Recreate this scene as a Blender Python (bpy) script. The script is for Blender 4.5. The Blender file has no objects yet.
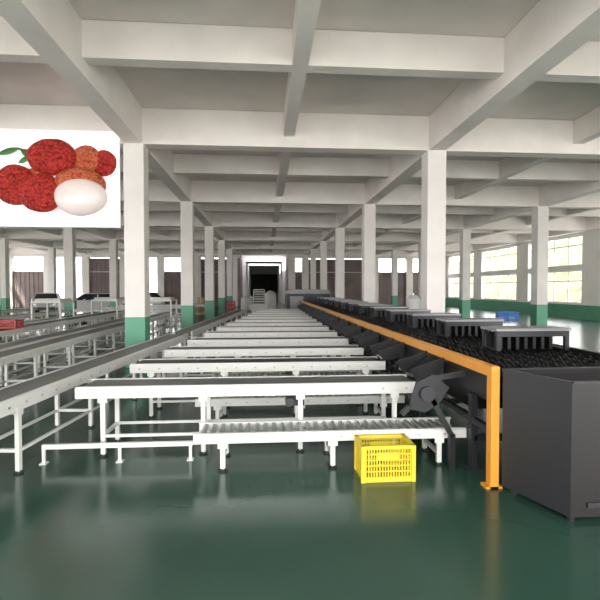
import bpy, math, random
from mathutils import Matrix, Vector, noise
random.seed(4)
S=bpy.context.scene
S.view_settings.view_transform='Standard'
S.view_settings.exposure=0.78

# ------------------------------------------------ materials
def mat(name,col,rough=0.5,metal=0.0,noise_amt=0.0,noise_scale=3.0,bump=0.0,emit=0.0,spec=None):
    m=bpy.data.materials.new(name); m.use_nodes=True
    nt=m.node_tree; b=nt.nodes['Principled BSDF']
    b.inputs['Base Color'].default_value=(*col,1); b.inputs['Roughness'].default_value=rough
    b.inputs['Metallic'].default_value=metal
    if spec is not None: b.inputs['Specular IOR Level'].default_value=spec
    if emit>0:
        b.inputs['Emission Color'].default_value=(*col,1); b.inputs['Emission Strength'].default_value=emit
    if noise_amt>0 or bump>0:
        tc=nt.nodes.new('ShaderNodeTexCoord'); n=nt.nodes.new('ShaderNodeTexNoise')
        n.inputs['Scale'].default_value=noise_scale; n.inputs['Detail'].default_value=6
        nt.links.new(tc.outputs['Object'],n.inputs['Vector'])
        if noise_amt>0:
            r=nt.nodes.new('ShaderNodeValToRGB')
            lo=[max(0,c*(1-noise_amt)) for c in col]; hi=[min(1,c*(1+noise_amt*0.6)) for c in col]
            r.color_ramp.elements[0].position=0.3; r.color_ramp.elements[1].position=0.7
            r.color_ramp.elements[0].color=(*lo,1); r.color_ramp.elements[1].color=(*hi,1)
            nt.links.new(n.outputs['Fac'],r.inputs['Fac']); nt.links.new(r.outputs['Color'],b.inputs['Base Color'])
        if bump>0:
            bp=nt.nodes.new('ShaderNodeBump'); bp.inputs['Strength'].default_value=bump
            nt.links.new(n.outputs['Fac'],bp.inputs['Height']); nt.links.new(bp.outputs['Normal'],b.inputs['Normal'])
    return m
M={}
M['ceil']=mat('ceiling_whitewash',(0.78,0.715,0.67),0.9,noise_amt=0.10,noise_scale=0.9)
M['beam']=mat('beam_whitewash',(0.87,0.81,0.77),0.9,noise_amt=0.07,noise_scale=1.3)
M['colw']=mat('column_white_paint',(0.78,0.74,0.71),0.7,noise_amt=0.06,noise_scale=1.6)
M['green']=mat('green_wainscot_paint',(0.10,0.34,0.21),0.45,noise_amt=0.08,noise_scale=2)
M['wall']=mat('wall_white_paint',(0.76,0.72,0.68),0.8,noise_amt=0.06,noise_scale=0.8)
M['brown']=mat('mauve_brown_shutter',(0.20,0.15,0.145),0.7,noise_amt=0.25,noise_scale=0.7)
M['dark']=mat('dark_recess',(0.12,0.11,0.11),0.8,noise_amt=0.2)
M['white']=mat('white_powder_coat',(0.66,0.66,0.62),0.35,noise_amt=0.04,noise_scale=6)
M['offw']=mat('cream_powder_coat',(0.58,0.58,0.52),0.4,noise_amt=0.05,noise_scale=5)
M['belt']=mat('dark_pvc_belt',(0.04,0.045,0.042),0.55,noise_amt=0.15,noise_scale=5)
M['belt_l']=mat('grey_pvc_belt',(0.11,0.12,0.115),0.5,noise_amt=0.12,noise_scale=5)
M['steel']=mat('galvanised_steel',(0.45,0.46,0.45),0.3,0.85,noise_amt=0.1,noise_scale=15)
M['gtop']=mat('grey_frame_top',(0.25,0.25,0.26),0.4,0.2,noise_amt=0.1,noise_scale=5)
M['black']=mat('black_plastic',(0.007,0.007,0.008),0.4,noise_amt=0.2,noise_scale=12)
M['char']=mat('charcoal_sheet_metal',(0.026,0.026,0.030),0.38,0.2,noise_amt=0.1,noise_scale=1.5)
M['char_shade']=mat('charcoal_sheet_shaded',(0.013,0.010,0.010),0.38,0.2,noise_amt=0.1,noise_scale=1.5)  # darker copy of the charcoal sheet, shading of the cover faces painted in
M['orange']=mat('orange_powder_coat',(0.66,0.28,0.03),0.4,noise_amt=0.05,noise_scale=6)
M['yellow']=mat('yellow_crate_plastic',(0.68,0.52,0.03),0.4,noise_amt=0.05,noise_scale=8)
M['blue']=mat('blue_crate_plastic',(0.03,0.18,0.55),0.4,noise_amt=0.05,noise_scale=8)
M['red']=mat('red_crate_plastic',(0.38,0.04,0.035),0.45,noise_amt=0.08,noise_scale=8)
M['card']=mat('cardboard',(0.45,0.30,0.17),0.8,noise_amt=0.1,noise_scale=5)
M['rubber']=mat('tyre_rubber',(0.02,0.02,0.02),0.8,noise_amt=0.1)
M['glass']=mat('tinted_car_glass',(0.03,0.04,0.05),0.08,noise_amt=0.05)
M['carw']=mat('white_car_paint',(0.8,0.8,0.8),0.2,noise_amt=0.02)
M['cars']=mat('silver_car_paint',(0.6,0.62,0.64),0.25,0.2,noise_amt=0.02)
M['lamp']=mat('red_tail_lamp',(0.5,0.02,0.02),0.2,noise_amt=0.05)
M['tank']=mat('white_tank_enamel',(0.6,0.6,0.59),0.3,noise_amt=0.04)
M['banner']=mat('glowing_banner_vinyl',(0.95,0.95,0.95),0.6,noise_amt=0.005,emit=0.3)  # emission added to whiten the board; there is no real backlight
M['leaf']=mat('lychee_leaf',(0.04,0.20,0.03),0.4,noise_amt=0.2,noise_scale=4)
M['stem']=mat('brown_stem',(0.2,0.1,0.04),0.7,noise_amt=0.2)
M['hill']=mat('hillside_foliage',(0.125,0.13,0.06),0.9,noise_amt=0.6,noise_scale=0.5,bump=0.4)
M['ground']=mat('outdoor_concrete',(0.5,0.48,0.44),0.9,noise_amt=0.1,noise_scale=0.5)

def floor_mat():
    m=bpy.data.materials.new('green_epoxy_floor'); m.use_nodes=True
    nt=m.node_tree; b=nt.nodes['Principled BSDF']
    tc=nt.nodes.new('ShaderNodeTexCoord'); n=nt.nodes.new('ShaderNodeTexNoise')
    n.inputs['Scale'].default_value=0.35; n.inputs['Detail'].default_value=8
    nt.links.new(tc.outputs['Object'],n.inputs['Vector'])
    r=nt.nodes.new('ShaderNodeValToRGB')
    r.color_ramp.elements[0].position=0.3; r.color_ramp.elements[1].position=0.72
    r.color_ramp.elements[0].color=(0.018,0.050,0.036,1); r.color_ramp.elements[1].color=(0.032,0.080,0.056,1)
    nt.links.new(n.outputs['Fac'],r.inputs['Fac']); nt.links.new(r.outputs['Color'],b.inputs['Base Color'])
    r2=nt.nodes.new('ShaderNodeMapRange'); r2.inputs['To Min'].default_value=0.12; r2.inputs['To Max'].default_value=0.28
    n2=nt.nodes.new('ShaderNodeTexNoise'); n2.inputs['Scale'].default_value=1.4; n2.inputs['Detail'].default_value=6
    nt.links.new(tc.outputs['Object'],n2.inputs['Vector'])
    nt.links.new(n2.outputs['Fac'],r2.inputs['Value']); nt.links.new(r2.outputs['Result'],b.inputs['Roughness'])
    return m
M['floor']=floor_mat()

def lychee_mat(name,c1,c2):
    m=bpy.data.materials.new(name); m.use_nodes=True
    nt=m.node_tree; b=nt.nodes['Principled BSDF']; b.inputs['Roughness'].default_value=0.6
    b.inputs['Specular IOR Level'].default_value=0.25
    tc=nt.nodes.new('ShaderNodeTexCoord')
    v=nt.nodes.new('ShaderNodeTexVoronoi'); v.inputs['Scale'].default_value=15
    n=nt.nodes.new('ShaderNodeTexNoise'); n.inputs['Scale'].default_value=2.0
    nt.links.new(tc.outputs['Object'],v.inputs['Vector']); nt.links.new(tc.outputs['Object'],n.inputs['Vector'])
    r=nt.nodes.new('ShaderNodeValToRGB')
    r.color_ramp.elements[0].color=(*c2,1); r.color_ramp.elements[1].color=(*c1,1)
    r.color_ramp.elements[0].position=0.35; r.color_ramp.elements[1].position=0.95
    mx=nt.nodes.new('ShaderNodeMath'); mx.operation='MULTIPLY_ADD'; mx.inputs[1].default_value=0.7
    ad=nt.nodes.new('ShaderNodeMath'); ad.operation='MULTIPLY'; ad.inputs[1].default_value=0.5
    nt.links.new(v.outputs['Distance'],mx.inputs[0]); nt.links.new(n.outputs['Fac'],ad.inputs[0]); nt.links.new(ad.outputs[0],mx.inputs[2])
    nt.links.new(mx.outputs[0],r.inputs['Fac']); nt.links.new(r.outputs['Color'],b.inputs['Base Color'])
    bp=nt.nodes.new('ShaderNodeBump'); bp.inputs['Strength'].default_value=0.7; bp.inputs['Distance'].default_value=0.06; bp.invert=True
    nt.links.new(v.outputs['Distance'],bp.inputs['Height']); nt.links.new(bp.outputs['Normal'],b.inputs['Normal'])
    return m
M['ly_red']=lychee_mat('lychee_red_skin',(0.17,0.003,0.005),(0.62,0.05,0.035))
M['ly_or']=lychee_mat('lychee_orange_skin',(0.36,0.03,0.015),(0.68,0.20,0.09))
M['flesh']=mat('lychee_white_flesh',(0.80,0.70,0.67),0.2,noise_amt=0.10,noise_scale=2,emit=0.1)  # faint glow added to brighten the flesh

# ------------------------------------------------ mesh builder
class MB:
    def __init__(s): s.v=[];s.f=[];s.m=[];s.mats=[];s.sm=[];s.T=Matrix.Identity(4)
    def mi(s,k):
        if k not in s.mats: s.mats.append(k)
        return s.mats.index(k)
    def add(s,vs,fs,k,smooth=False):
        o=len(s.v); i=s.mi(k)
        for p in vs: s.v.append(tuple(s.T@Vector(p)))
        for f in fs: s.f.append(tuple(o+a for a in f)); s.m.append(i); s.sm.append(smooth)
    def box(s,x0,x1,y0,y1,z0,z1,k):
        s.add([(x0,y0,z0),(x1,y0,z0),(x1,y1,z0),(x0,y1,z0),(x0,y0,z1),(x1,y0,z1),(x1,y1,z1),(x0,y1,z1)],
              [(0,3,2,1),(4,5,6,7),(0,1,5,4),(1,2,6,5),(2,3,7,6),(3,0,4,7)],k)
    def bar(s,p0,p1,w,h,k):
        p0=Vector(p0);p1=Vector(p1);d=(p1-p0);L=d.length;d.normalize()
        up=Vector((0,0,1)) if abs(d.z)<0.95 else Vector((0,1,0))
        a=d.cross(up).normalized();b=a.cross(d).normalized()
        vs=[]
        for p in(p0,p1):
            for sa,sb in((-1,-1),(1,-1),(1,1),(-1,1)): vs.append(p+a*sa*w/2+b*sb*h/2)
        s.add(vs,[(0,1,2,3),(7,6,5,4),(0,4,5,1),(1,5,6,2),(2,6,7,3),(3,7,4,0)],k)
    def cyl(s,p0,p1,r,k,n=10,r2=None):
        r2=r if r2 is None else r2
        p0=Vector(p0);p1=Vector(p1);d=(p1-p0).normalized()
        up=Vector((0,0,1)) if abs(d.z)<0.95 else Vector((1,0,0))
        a=d.cross(up).normalized();b=d.cross(a).normalized();vs=[]
        for p,rr in((p0,r),(p1,r2)):
            for i in range(n):
                t=2*math.pi*i/n; vs.append(p+a*math.cos(t)*rr+b*math.sin(t)*rr)
        s.add(vs,[(i,(i+1)%n,n+(i+1)%n,n+i) for i in range(n)],k,True)
        s.add(vs[:n],[tuple(range(n))[::-1]],k); s.add(vs[n:],[tuple(range(n))],k)
    def prism(s,prof,y0,y1,k):
        n=len(prof); vs=[(x,y0,z) for x,z in prof]+[(x,y1,z) for x,z in prof]
        s.add(vs,[tuple(range(n)),tuple(range(2*n-1,n-1,-1))]+[(i,n+i,n+(i+1)%n,(i+1)%n) for i in range(n)],k)
    def obj(s,name,loc=(0,0,0),rz=0,parent=None,bevel=0):
        me=bpy.data.meshes.new(name); me.from_pydata(s.v,[],s.f); me.update()
        for k in s.mats: me.materials.append(M[k])
        for p,i,sm in zip(me.polygons,s.m,s.sm): p.material_index=i; p.use_smooth=sm
        o=bpy.data.objects.new(name,me); S.collection.objects.link(o)
        o.location=loc; o.rotation_euler=(0,0,rz)
        if parent: o.parent=parent
        if bevel:
            b=o.modifiers.new('bevel','BEVEL'); b.width=bevel; b.segments=2; b.limit_method='ANGLE'
        return o
def inst(o,name,loc,rz=0):
    n=bpy.data.objects.new(name,o.data); S.collection.objects.link(n); n.location=loc; n.rotation_euler=(0,0,rz); return n

# ------------------------------------------------ building
XS=[-25.4,-18.0,-10.6,-3.08,4.25,11.6,19.0]
YS=[-3.2,4.1,11.4,18.7,26.0,33.3,40.6,47.9]
ZB=5.3; ZS=6.15
b=MB(); b.box(-26,19.6,-4,80,-0.3,0,'floor'); b.obj('floor')
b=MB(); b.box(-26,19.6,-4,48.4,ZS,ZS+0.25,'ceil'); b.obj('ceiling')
b=MB()
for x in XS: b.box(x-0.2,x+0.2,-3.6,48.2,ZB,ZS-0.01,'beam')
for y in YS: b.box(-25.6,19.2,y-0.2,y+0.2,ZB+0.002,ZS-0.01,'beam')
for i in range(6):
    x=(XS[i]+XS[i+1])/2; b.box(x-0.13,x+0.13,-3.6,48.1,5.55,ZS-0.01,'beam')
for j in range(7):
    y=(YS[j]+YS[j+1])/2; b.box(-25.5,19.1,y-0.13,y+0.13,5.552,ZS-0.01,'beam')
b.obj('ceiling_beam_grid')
cb=MB(); cw=0.235
cb.box(-cw,cw,-cw,cw,1.2,ZB+0.01,'colw'); cb.box(-cw-.005,cw+.005,-cw-.005,cw+.005,0,1.2,'green')
first=None
for x in XS[1:-1]:
    for y in YS[:-1]:
        if first is None: first=cb.obj('concrete_column',(x,y,0),bevel=0.012)
        else:
            n=inst(first,'concrete_column',(x,y,0)); m_=n.modifiers.new('bevel','BEVEL'); m_.width=0.012; m_.segments=2

def side_wall(name,xw,sgn):
    b=MB()
    x0,x1=(xw,xw+0.3) if sgn>0 else (xw-0.3,xw)
    b.box(x0-0.02,x1+.02,-4,48.4,0,0.85,'green')
    for i,y in enumerate(YS):
        b.box(x0,x1,max(-4,y-0.95),min(48.4,y+0.6),0.851,5.15,'wall')
    b.box(x0-.001,x1+.001,-4,48.4,5.15,ZS,'wall')
    for j in range(7):
        ya,yb=YS[j]+0.6,YS[j+1]-0.95
        b.box(x0,x1,ya,yb,0.851,0.95,'wall'); b.box(x0,x1,ya,yb,3.0,3.3,'wall')
    b.obj(name)
    k=1
    for j in range(7):
        ya,yb=YS[j]+0.6,YS[j+1]-0.95
        w=MB(); xm=(x0+x1)/2
        for za,zb in((0.95,3.0),(3.3,5.15)):
            n=4
            for i in range(n+1):
                y=ya+(yb-ya)*i/n; w.box(xm-0.03,xm+0.03,max(ya,y-0.035),min(yb,y+0.035),za,zb,'white')
            for z in (za,zb-0.07,za+(zb-za)*0.66): w.box(xm-0.028,xm+0.028,ya,yb,z,z+0.06,'white')
        w.obj('window_%s_%d'%('right' if sgn>0 else 'left',k)); k+=1
side_wall('wall_right',19.2,1); side_wall('wall_left',-25.6,-1)

b=MB(); yb=47.9
b.box(-25.6,-2.6,yb,yb+0.4,5.0,ZS,'wall'); b.box(2.4,19.2,yb,yb+0.4,5.0,ZS,'wall'); b.box(-2.6,2.4,yb,yb+0.4,5.95,ZS,'wall')
piers=[-25.4,-21.7,-18,-14.3,-10.6,-6.9,-3.2,2.8,4.2,7.9,11.6,15.3,19.0]
for x in piers: b.box(x-0.35,x+0.35,yb-0.15,yb+0.4,0,5.0,'wall')
b.obj('wall_back')
b=MB()
for a,c in zip(piers[:-1],piers[1:]):
    if a==-3.2 or a in(-21.7,-14.3): continue
    x0=a+0.36;x1=c-0.36
    if x1-x0<0.3: continue
    top=4.9 if a in(-18,-6.9,7.9,4.2) else 3.6
    b.box(x0,x1,yb+0.1,yb+0.22,0,top,'brown')
    n=int((x1-x0)/0.4)
    for i in range(n): 
        x=x0+(x1-x0)*(i+.5)/n; b.box(x-0.04,x+0.04,yb+0.05,yb+0.1,0,top,'brown')
    for z in(1.2,2.4,3.5): b.box(x0,x1,yb+0.03,yb+0.1,z,z+0.08,'offw' if z>3 else 'brown')
b.obj('shutter_panels')
b=MB()
b.box(-2.9,-2.6,48.4,78,0,5.9,'brown'); b.box(2.4,2.7,48.4,78,0,5.9,'brown')
b.box(-2.9,2.7,48.4,52,5.9,6.1,'ceil'); b.box(-2.9,2.7,53.5,62,5.9,6.1,'ceil'); b.box(-2.9,2.7,63.5,78,5.9,6.1,'ceil')  # roof gaps invented to let daylight into the passage
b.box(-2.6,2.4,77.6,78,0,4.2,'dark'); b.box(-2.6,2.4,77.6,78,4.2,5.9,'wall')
for y in range(54,77,5):
    b.box(-2.6,2.4,y,y+0.4,5.0,5.9,'wall'); b.box(-2.6,-2.2,y,y+0.4,0,5.0,'wall'); b.box(2.0,2.4,y,y+0.4,0,5.0,'wall')
b.obj('wall_passage')

b=MB(); b.box(-90,90,-60,120,-0.6,-0.32,'ground'); b.obj('outdoor_ground')
def hill(name,x0,x1,y0,y1,h):
    nx,ny=24,60; vs=[];fs=[]
    for i in range(nx+1):
        for j in range(ny+1):
            t=i/nx; x=x0+(x1-x0)*t; y=y0+(y1-y0)*j/ny
            z=h*t**0.8+1.6*noise.noise(Vector((x*0.25,y*0.25,0)))*min(1,t*4)
            vs.append((x,y,z-0.3))
    for i in range(nx):
        for j in range(ny):
            a=i*(ny+1)+j; fs.append((a,a+ny+1,a+ny+2,a+1))
    b=MB(); b.add(vs,fs,'hill',True); return b.obj(name)
hill('hillside',32,60,-10,120,12)

# ------------------------------------------------ conveyors
def conveyor(L,W,h,kind='belt',legs=3,frame='white',lowbrace=True,rail=0.11):
    b=MB(); y=W/2
    for s_ in(-1,1):
        ya=s_*y
        b.box(0,L,ya-0.018,ya+0.018,h-rail,h,frame)
        b.box(0,L,min(ya,ya-s_*0.05),max(ya,ya-s_*0.05),h-rail-0.004,h-rail+0.012,frame)
        b.box(0,L,min(ya,ya-s_*0.04),max(ya,ya-s_*0.04),h,h+0.008,frame)
        nb=int(L/0.28)
        for i in range(nb):
            x=0.14+i*0.28; b.box(x-0.014,x+0.014,ya+s_*0.018-0.003,ya+s_*0.018+0.003,h-rail*0.6,h-rail*0.4,'steel')
    if kind=='belt' or kind=='belt_l':
        k='belt' if kind=='belt' else 'belt_l'
        b.box(0.06,L-0.06,-y+0.03,y-0.03,h-0.02,h-0.004,k); b.box(0.06,L-0.06,-y+0.03,y-0.03,h-rail+0.0,h-rail+0.01,k)
        b.cyl((0.06,-y+0.03,h-0.05),(0.06,y-0.03,h-0.05),0.046,k,12); b.cyl((L-0.06,-y+0.03,h-0.05),(L-0.06,y-0.03,h-0.05),0.046,k,12)
    else:
        n=int((L-0.1)/0.095)
        for i in range(n):
            x=0.08+i*0.095; b.cyl((x,-y+0.018,h-0.03),(x,y-0.018,h-0.03),0.028,'steel',8)
    for i in range(legs):
        x=0.3+(L-0.6)*i/max(1,legs-1)
        for s_ in(-1,1):
            b.box(x-0.025,x+0.025,s_*y-0.022,s_*y+0.022,0.03,h-rail,frame)
            b.cyl((x,s_*y,0.0),(x,s_*y,0.015),0.05,'black',10); b.cyl((x,s_*y,0.015),(x,s_*y,0.05),0.012,'steel',6)
            b.box(x-0.05,x+0.05,s_*(y+0.02)-0.006,s_*(y+0.02)+0.006,h-rail-0.05,h-rail+0.04,frame)
        b.box(x-0.018,x+0.018,-y,y,max(0.08,h*0.28),max(0.08,h*0.28)+0.035,frame)
        b.box(x-0.018,x+0.018,-y,y,h-rail-0.04,h-rail-0.005,frame)
    if lowbrace:
        for s_ in(-1,1): b.box(0.3,L-0.3,s_*y-0.015,s_*y+0.015,h*0.28,h*0.28+0.03,frame)
    if kind!='roller':
        b.box(L*0.6,L*0.6+0.22,-y*0.5,y*0.5,h-rail-0.16,h-rail-0.01,'char')
        b.cyl((L*0.6+0.05,-y*0.6,h-rail-0.09),(L*0.6+0.05,-y*0.95,h-rail-0.09),0.05,'char',10)
    return b

YL=[5.55+1.55*i for i in range(13)]
for i,yc in enumerate(YL):
    xl=-2.12+(yc-5.55)*0.1
    kind='belt_l' if i%2==0 else 'belt'
    conveyor(1.82-xl,0.5,0.78,kind,4 if i<6 else 3,rail=0.12).obj('belt_conveyor',(xl,yc,0))
    conveyor(2.9,0.44,0.38,'roller',3,lowbrace=False,rail=0.09).obj('roller_conveyor',(-0.95 if i else -0.74,yc-0.58 if i else 5.0,0))

conveyor(6.8,0.46,0.78,'belt_l',5,rail=0.13).obj('collecting_conveyor',(-2.78,4.6,0),math.atan2(6.6,0.66))
conveyor(12.0,0.46,0.78,'belt_l',8,rail=0.13).obj('collecting_conveyor',(-2.1,11.95,0),math.atan2(12,0.9))
b=MB()
b.box(-2.4,-0.80,-0.018,0.018,0.16,0.21,'white')
for x in(-2.4,-1.6,-0.84): b.box(x,x+0.03,-0.015,0.015,0.0,0.16,'white'); b.box(x-0.02,x+0.05,-0.04,0.04,0,0.012,'white')
b.obj('guide_rail',(0,5.12,0))

for (x,y,L,kind,W,h,rz) in [(-4.35,6.8,15,'belt_l',0.5,0.8,90),(-5.3,7.4,14,'roller',0.5,0.72,90),(-6.6,9.0,13,'belt',0.6,0.85,90),
        (-8.0,10,13,'belt_l',0.5,0.75,90),(-9.5,11,12,'roller',0.5,0.85,90),(-12.2,13,12,'belt',0.6,0.85,90),(-14.0,14,11,'belt_l',0.6,0.8,90),
        (-9.9,24.2,5,'roller',0.5,0.8,0),(-9.4,27.6,5,'belt_l',0.5,0.8,0),(-9.4,30.5,6,'belt_l',0.5,0.8,0),(-17.3,23.4,2.6,'roller',0.5,0.8,0)]:
    conveyor(L,W,h,kind,int(L/1.6)+2).obj('roller_conveyor' if kind=='roller' else 'belt_conveyor',(x,y,0),math.radians(rz))
def portal():
    b=MB()
    for x in(-0.5,0.5):
        b.box(x-0.03,x+0.03,-0.03,0.03,0,1.35,'white'); b.box(x-0.03,x+0.03,1.17,1.23,0,1.35,'white')
        b.box(x-0.03,x+0.03,-0.03,1.23,1.35,1.42,'white')
    for y in(0,1.2): b.box(-0.5,0.5,y-0.03,y+0.03,1.35,1.42,'white')
    b.box(-0.45,0.45,0.1,1.1,1.42,1.5,'offw'); return b
p0=portal().obj('inspection_portal',(-8.0,17.5,0))
for p in[(-6.6,19.5,0),(-4.35,19.2,0)]: inst(p0,'inspection_portal',p)
def table():
    b=MB(); b.box(-0.9,0.9,-0.4,0.4,0.76,0.8,'white'); b.box(-0.86,0.86,-0.36,0.36,0.2,0.23,'offw')
    for x in(-0.82,0.82):
        for y in(-0.34,0.34): b.box(x-0.025,x+0.025,y-0.025,y+0.025,0,0.76,'white')
    b.box(-0.9,0.9,0.37,0.4,0.8,0.95,'white'); return b
t=table().obj('packing_table',(-16.6,20.5,0))
for p in[(-8.2,33,0),(-5.2,35,0)]: inst(t,'packing_table',p)

# ------------------------------------------------ sorter
SY0,SY1=4.15,27.0
b=MB()
b.box(2.12,2.2,SY0,SY1,1.06,1.16,'orange')
b.box(2.12,2.2,SY0,SY0+0.09,0.0,1.06,'orange'); b.box(2.08,2.24,SY0-0.0,SY0+0.12,0,0.02,'orange')
b.box(3.78,3.84,SY0+0.1,SY1,1.02,1.16,'black')
b.box(2.2,3.78,SY0+0.1,SY1,0.78,0.86,'black')
b.box(2.14,2.19,SY0+0.1,SY1,0.84,1.06,'black')
b.box(2.14,2.2,SY0+0.1,SY1,0.50,0.56,'char'); b.box(3.74,3.8,SY0+0.1,SY1,0.50,0.56,'char')
n=int((SY1-SY0)/1.55)+1
for i in range(n):
    y=SY0+0.45+i*1.55
    if y>SY1-0.1: break
    for x in(2.17,3.77):
        b.box(x-0.035,x+0.035,y,y+0.07,0.0,0.8,'char'); b.box(x-0.07,x+0.07,y-0.03,y+0.1,0,0.015,'char')
    b.box(2.17,3.77,y,y+0.06,0.30,0.36,'char')
    b.box(2.3,3.6,y+0.3,y+1.2,0.56,0.78,'black')
nl=8
for l in range(nl+1):
    x=2.26+l*(1.5/nl); b.box(x-0.008,x+0.008,SY0+0.1,SY1,0.86,1.05,'black')
for l in range(nl):
    xc=2.26+(l+.5)*(1.5/nl); y=SY0+0.2
    while y<SY1-0.1:
        dy=0.17 if y<14 else 0.3
        b.cyl((xc-0.085,y,1.04),(xc+0.085,y,1.04),0.05,'black',8)
        if y<12:
            b.cyl((xc-0.085,y,1.04),(xc-0.055,y,1.04),0.082,'black',9); b.cyl((xc+0.055,y,1.04),(xc+0.085,y,1.04),0.082,'black',9)
        y+=dy
b.obj('fruit_sorter')
b=MB()
P=[(2.22,4.13),(2.46,3.5),(3.85,3.5),(3.85,4.13)]
h=1.14
vs=[(x,y,0.04) for x,y in P]+[(x,y,h) for x,y in P]; n=len(P)
for i in range(n):
    j=(i+1)%n; b.add([vs[i],vs[j],vs[n+j],vs[n+i]],[(0,1,2,3)],'char' if i in(0,) else 'char_shade')
b.add([(x,y,h-0.12) for x,y in P],[tuple(range(n))],'char')
for i in range(n):
    p=Vector((*P[i],h)); q=Vector((*P[(i+1)%n],h)); b.bar(p,q,0.03,0.015,'char')
for x,y in[(2.3,4.05),(2.5,3.55),(3.78,3.55),(3.78,4.05)]: b.cyl((x,y,0),(x,y,0.06),0.03,'black',10)
b.box(2.6,3.8,3.485,3.5,0.12,0.16,'char'); b.box(3.2,3.215,3.49,3.5,0.16,1.1,'char')
b.obj('sorter_end_cover')
fb=MB()
for x in(2.86,3.74):
    for y in(0,0.34): fb.box(x-0.025,x+0.025,y-0.025,y+0.025,1.13,1.37,'char')
    fb.box(x-0.027,x+0.027,-0.03,0.37,1.125,1.15,'char')
fb.box(2.82,3.78,-0.04,0.39,1.37,1.40,'gtop')
fb.box(2.84,3.76,-0.03,0.0,1.30,1.37,'char'); fb.box(2.88,3.72,0.28,0.32,1.13,1.34,'black')
for l in range(7): fb.box(2.93+l*0.11,2.97+l*0.11,0.1,0.26,1.13,1.3,'black')
f0=None
y=5.45
while y<26:
    if f0 is None: f0=fb.obj('sorter_bridge_frame',(0,y,0))
    else: inst(f0,'sorter_bridge_frame',(0,y,0))
    y+=1.6
c=MB()
c.prism([(1.84,0.80),(1.86,0.86),(2.1,1.02),(2.1,0.96)],-0.24,0.24,'black')
for s_ in(-1,1):
    c.prism([(1.78,0.80),(1.70,0.95),(2.1,1.08),(2.1,0.85)],s_*0.285-0.012,s_*0.285+0.012,'black')
    c.bar((2.08,s_*.29,0.9),(1.90,s_*.29,0.48),0.05,0.05,'black'); c.bar((1.9,s_*.29,0.5),(2.1,s_*.29,0.62),0.04,0.04,'black')
c.cyl((1.9,-0.3,0.5),(1.9,0.3,0.5),0.05,'black',12)
c0=None
for yc in YL:
    if c0 is None: c0=c.obj('outlet_chute',(0,yc,0))
    else: inst(c0,'outlet_chute',(0,yc,0))
b=MB()
b.prism([(1.50,0.64),(1.58,0.92),(1.74,1.0),(1.92,0.86),(1.82,0.70),(1.66,0.60)],-0.03,0.03,'black')
b.bar((1.74,0,0.74),(1.96,0,0.34),0.06,0.05,'black'); b.bar((1.74,0,0.95),(2.1,0,1.0),0.05,0.05,'black')
b.cyl((1.68,-0.07,0.8),(1.68,0.05,0.8),0.08,'char',14); b.bar((1.96,0,0.36),(1.96,0,0.0),0.06,0.06,'black'); b.bar((1.5,0,0.66),(1.42,0,0.58),0.05,0.05,'black')
b.obj('chute_drive_arm',(0,4.68,0))
b=MB(); b.box(1.3,3.9,27.6,30,0.2,1.55,'char'); b.prism([(1.2,1.55),(1.5,1.8),(3.7,1.8),(4.0,1.55)],27.5,30.1,'gtop')
b.box(1.5,2.3,27.56,27.6,0.6,1.4,'gtop'); b.box(2.6,3.6,27.56,27.6,0.6,1.4,'black')
for x in(1.4,3.8):
    for y in(27.7,29.9): b.box(x-0.06,x+0.06,y-0.06,y+0.06,0,0.2,'black')
b.obj('optical_grading_cabinet')
b=MB()
for x in(-0.35,0.35):
    b.bar((x,0,0.5),(x,2.6,1.7),0.05,0.2,'white')
    for y,z in((0.3,0.6),(2.3,1.5)): b.box(x-0.03,x+0.03,y-0.03,y+0.03,0,z,'white')
b.add([(-0.33,0,0.55),(0.33,0,0.55),(0.33,2.6,1.75),(-0.33,2.6,1.75)],[(0,1,2,3)],'belt')
for i in range(9): t=i/8; b.box(-0.33,0.33,2.6*t-0.01,2.6*t+0.01,0.55+1.2*t,0.62+1.2*t,'offw')
b.prism([(-0.6,0.9),(-0.4,0.4),(0.4,0.4),(0.6,0.9)],-0.6,0.0,'offw')
b.box(-0.3,0.3,-0.5,-0.1,0,0.4,'white')
b.obj('fruit_elevator',(-0.4,28.5,0))
def tank(r,h):
    b=MB(); b.cyl((0,0,0.25),(0,0,h-0.15),r,'tank',24); b.cyl((0,0,h-0.15),(0,0,h),r,'tank',24,r*0.45); b.cyl((0,0,0.12),(0,0,0.25),r*0.5,'tank',24,r)
    b.cyl((0,0,h),(0,0,h+0.06),r*0.2,'steel',12)
    for a in range(3): 
        t=a*2.094; b.box(math.cos(t)*r*.8-.03,math.cos(t)*r*.8+.03,math.sin(t)*r*.8-.03,math.sin(t)*r*.8+.03,0,0.3,'steel')
    return b
tank(0.4,1.65).obj('water_tank',(0.4,33.0,0)); tank(0.5,1.3).obj('water_tank',(-1.3,34.5,0))
tank(0.26,1.65).obj('water_tank',(5.35,16.3,0))
b=MB()
for (x,y,z) in[(0,0,0),(0.55,0,0),(0,0,0.42),(0.5,0.1,0.42),(0.25,0,0.84),(0,0.6,0),(0.55,0.6,0)]:
    b.box(x,x+0.5,y,y+0.45,z,z+0.4,'card'); b.box(x+0.22,x+0.28,y-0.002,y+0.452,z,z+0.402,'offw')
b.obj('cardboard_box_stack',(-4.9,32.0,0))

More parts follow.
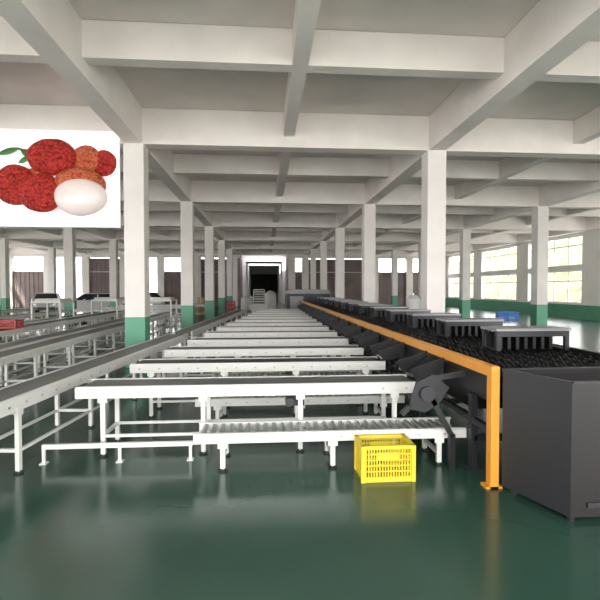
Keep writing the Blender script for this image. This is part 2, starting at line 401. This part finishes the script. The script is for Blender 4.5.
# ------------------------------------------------ crates
def crate(w,d,h,k,nx=9,ny=6,nz=5):
    b=MB(); t=0.012
    b.box(-w/2,w/2,-d/2,d/2,0,0.015,k)
    for s_ in(-1,1):
        b.box(-w/2-0.015,w/2+0.015,s_*d/2-0.018,s_*d/2+0.018,h-0.035,h,k); b.box(s_*w/2-0.018,s_*w/2+0.018,-d/2,d/2,h-0.035,h,k)
        b.box(-w/2,w/2,s_*d/2-t/2,s_*d/2+t/2,0,0.05,k); b.box(s_*w/2-t/2,s_*w/2+t/2,-d/2,d/2,0,0.05,k)
        for i in range(nx*2+1):
            x=-w/2+w*i/(nx*2); b.box(x-0.006,x+0.006,s_*d/2-t/2,s_*d/2+t/2,0.05,h-0.03,k)
        for i in range(ny*2+1):
            y=-d/2+d*i/(ny*2); b.box(s_*w/2-t/2,s_*w/2+t/2,y-0.006,y+0.006,0.05,h-0.03,k)
        for i in range(1,nz):
            z=0.05+(h-0.08)*i/nz
            b.box(-w/2,w/2,s_*d/2-t/2-.001,s_*d/2+t/2+.001,z-0.006,z+0.006,k); b.box(s_*w/2-t/2-.001,s_*w/2+t/2+.001,-d/2,d/2,z-0.006,z+0.006,k)
        b.box(-w*0.2,w*0.2,s_*d/2-t/2-.003,s_*d/2+t/2+.003,h*0.62,h*0.8,k)
        for sx in(-1,1): b.box(sx*w/2-0.02,sx*w/2+0.02,s_*d/2-0.02,s_*d/2+0.02,0,h,k)
    return b
crate(0.5,0.33,0.36,'yellow').obj('yellow_crate',(1.2,4.55,0))
bc=MB()
for i in range(2):
    for j in range(2):
        bc.T=Matrix.Translation((i*0.62,0,j*0.24)); c2=crate(0.58,0.4,0.23,'blue',5,3,3)
        bc.add(c2.v,c2.f,'blue')
bc.obj('blue_crate_stack',(14.2,26.6,0))
rc=crate(0.5,0.36,0.22,'red',5,3,3).obj('red_crate',(-6.6,12.4,0.862))
bc=MB()
for j in range(4):
    bc.T=Matrix.Translation((0,0,j*0.27)); c2=crate(0.5,0.36,0.26,'red',4,3,3); bc.add(c2.v,c2.f,'red')
bc.obj('red_crate_stack',(-2.2,30,0))

# ------------------------------------------------ cars
def car(paint):
    b=MB(); W=0.88
    body=[(-2.15,0.35),(-2.2,0.75),(-2.1,0.95),(-1.2,1.02),(-0.5,1.02),(1.3,1.0),(2.0,0.98),(2.2,0.7),(2.18,0.35)]
    b.prism(body[::-1],-W,W,paint)
    vs=[(-1.2,-W+.03,1.0),(2.0,-W+.03,0.98),(1.45,-W+.2,1.46),(-0.45,-W+.2,1.46),(-1.2,W-.03,1.0),(2.0,W-.03,0.98),(1.45,W-.2,1.46),(-0.45,W-.2,1.46)]
    b.add(vs,[(0,1,2,3),(7,6,5,4),(1,5,6,2),(0,3,7,4)],'glass'); 
    b.add([(-0.5,-W+.18,1.46),(1.5,-W+.18,1.46),(1.5,W-.18,1.46),(-0.5,W-.18,1.46),(-0.35,-W+.25,1.51),(1.3,-W+.25,1.51),(1.3,W-.25,1.51),(-0.35,W-.25,1.51)],
          [(0,3,2,1),(4,5,6,7),(0,1,5,4),(1,2,6,5),(2,3,7,6),(3,0,4,7)],paint)
    for s_ in(-1,1):
        for x in(-1.2,0.45,2.0):
            xt={-1.2:-0.45,0.45:0.5,2.0:1.45}[x]; b.bar((x,s_*(W-.03),1.0),(xt,s_*(W-.2),1.47),0.06,0.06,paint)
        for x in(-1.35,1.4):
            b.cyl((x,s_*(W-0.2),0.32),(x,s_*(W+0.02),0.32),0.32,'rubber',20); b.cyl((x,s_*(W+0.02),0.32),(x,s_*(W+0.03),0.32),0.2,'steel',14)
        b.box(2.12,2.22,s_*0.6-0.16,s_*0.6+0.16,0.72,0.88,'lamp'); b.box(-2.22,-2.12,s_*0.62-0.16,s_*0.62+0.16,0.62,0.76,'steel')
        b.box(-0.55,-0.4,s_*(W+0.08)-0.06,s_*(W+0.08)+0.06,0.98,1.1,paint)
    b.box(-2.24,-2.1,-W+.05,W-.05,0.3,0.5,'black'); b.box(2.1,2.24,-W+.05,W-.05,0.3,0.5,'black')
    return b
car('carw').obj('car',(-13.1,35.4,0),math.radians(30)); car('cars').obj('car',(-16.6,36.5,0),math.radians(110)); car('carw').obj('car',(-11.8,44.5,0),math.radians(60))

# ------------------------------------------------ lychee banner, an invented board holding the overlaid inset picture
BX0,BX1,BZ0,BZ1,BY=-6.18,-3.35,3.30,5.49,11.0
b=MB(); b.box(BX0,BX1,-0.04,0.04,BZ0,BZ1,'banner')
for z in(BZ0+0.05,BZ1-0.08): b.box(BX0+.02,BX1-.02,0.04,0.08,z-0.02,z+0.02,'steel')
for x in(BX0+0.3,BX1-0.3): b.bar((x,0.06,BZ1-0.1),(x,0.19,BZ1-0.05),0.03,0.03,'steel')
ban=b.obj('lychee_inset_banner',(0,BY,0))
sx=(BX1-BX0)/125; sz=(BZ1-BZ0)/96
def fruit(name,px,py,rx,ry,k,dep,seed=0,th_=0.4):
    b=MB(); n=48;m=34; vs=[];fs=[]
    for i in range(m+1):
        th=math.pi*i/m
        for j in range(n):
            ph=2*math.pi*j/n
            v=Vector((math.sin(th)*math.cos(ph),math.sin(th)*math.sin(ph),math.cos(th)))
            r=1+(0.03*noise.noise(v*9+Vector((seed,0,0))) if k!='flesh' else 0)+0.05*noise.noise(v*1.5+Vector((seed,3,0)))
            vs.append((v.x*r*rx*sx,v.y*r*rx*sx*th_,v.z*r*ry*sz))
    for i in range(m):
        for j in range(n):
            a=i*n+j;c_=i*n+(j+1)%n; fs.append((a,a+n,c_+n,c_))
    b.add(vs,fs,k,True)
    o=b.obj(name,(BX0+px*sx,-0.05-dep,BZ1-py*sz),parent=ban); return o
fruit('lychee_1',111,32,12,13,'ly_red',0.02,seed=1)
fruit('lychee_2',94,29,14,14,'ly_or',0.06,seed=2)
fruit('lychee_3',62,28,24,18,'ly_red',0.12,seed=3)
fruit('lychee_4',27,56,21,20,'ly_red',0.12,seed=4)
fruit('lychee_5',46,48,10,10,'ly_or',0.08,seed=8)
fruit('lychee_6',54,65,21,19,'ly_red',0.28,seed=5)
fruit('lychee_peel',90,56,25,17,'ly_or',0.22,seed=6)
fruit('lychee_flesh',93,69,25,18,'flesh',0.36,seed=7)
b=MB()
def leaf(p,q,w):
    p=Vector(p);q=Vector(q);d=q-p;nn=Vector((-d.z,0,d.x)).normalized();N=10;vs=[];fs=[]
    for i in range(N+1):
        t=i/N;c_=p+d*t;ww=w*math.sin(math.pi*t)**0.8; vs+= [tuple(c_+nn*ww),tuple(c_+Vector((0,-0.02,0))),tuple(c_-nn*ww)]
    for i in range(N):
        a=3*i; fs+=[(a,a+3,a+4,a+1),(a+1,a+4,a+5,a+2)]
    b.add(vs,fs,'leaf',True)
def bp(px,py): return (BX0+px*sx,-0.1,BZ1-py*sz)
leaf(bp(8,26),bp(30,19),0.07); leaf(bp(30,19),bp(40,30),0.06); leaf(bp(28,34),bp(40,27),0.06)
b.cyl(bp(28,20),bp(42,22),0.02,'stem',6)
b.obj('leaf_sprig',parent=ban)

# ------------------------------------------------ light
w=bpy.data.worlds.new('world'); S.world=w; w.use_nodes=True
nt=w.node_tree; bg=nt.nodes['Background']
tc=nt.nodes.new('ShaderNodeTexCoord'); sp=nt.nodes.new('ShaderNodeSeparateXYZ'); r=nt.nodes.new('ShaderNodeValToRGB')
mr=nt.nodes.new('ShaderNodeMapRange'); mr.inputs['From Min'].default_value=-0.2; mr.inputs['From Max'].default_value=0.8
nt.links.new(tc.outputs['Generated'],sp.inputs[0]); nt.links.new(sp.outputs['Z'],mr.inputs['Value']); nt.links.new(mr.outputs['Result'],r.inputs['Fac'])
r.color_ramp.elements[0].color=(1,0.95,0.90,1); r.color_ramp.elements[1].color=(0.85,0.90,1,1)
nt.links.new(r.outputs['Color'],bg.inputs['Color']); bg.inputs['Strength'].default_value=4.8
sun=bpy.data.lights.new('sun','SUN'); sun.energy=7; sun.angle=0.02; sun.color=(1,0.95,0.85)
so=bpy.data.objects.new('sun',sun); S.collection.objects.link(so); so.rotation_euler=(math.radians(40),math.radians(-25),0)

cam=bpy.data.cameras.new('camera'); co=bpy.data.objects.new('camera',cam); S.collection.objects.link(co)
cam.lens=27.6; cam.sensor_width=36; cam.clip_end=300
co.location=(0,0,1.9); co.rotation_euler=(math.radians(88.5),0,math.radians(-4.35)); S.camera=co
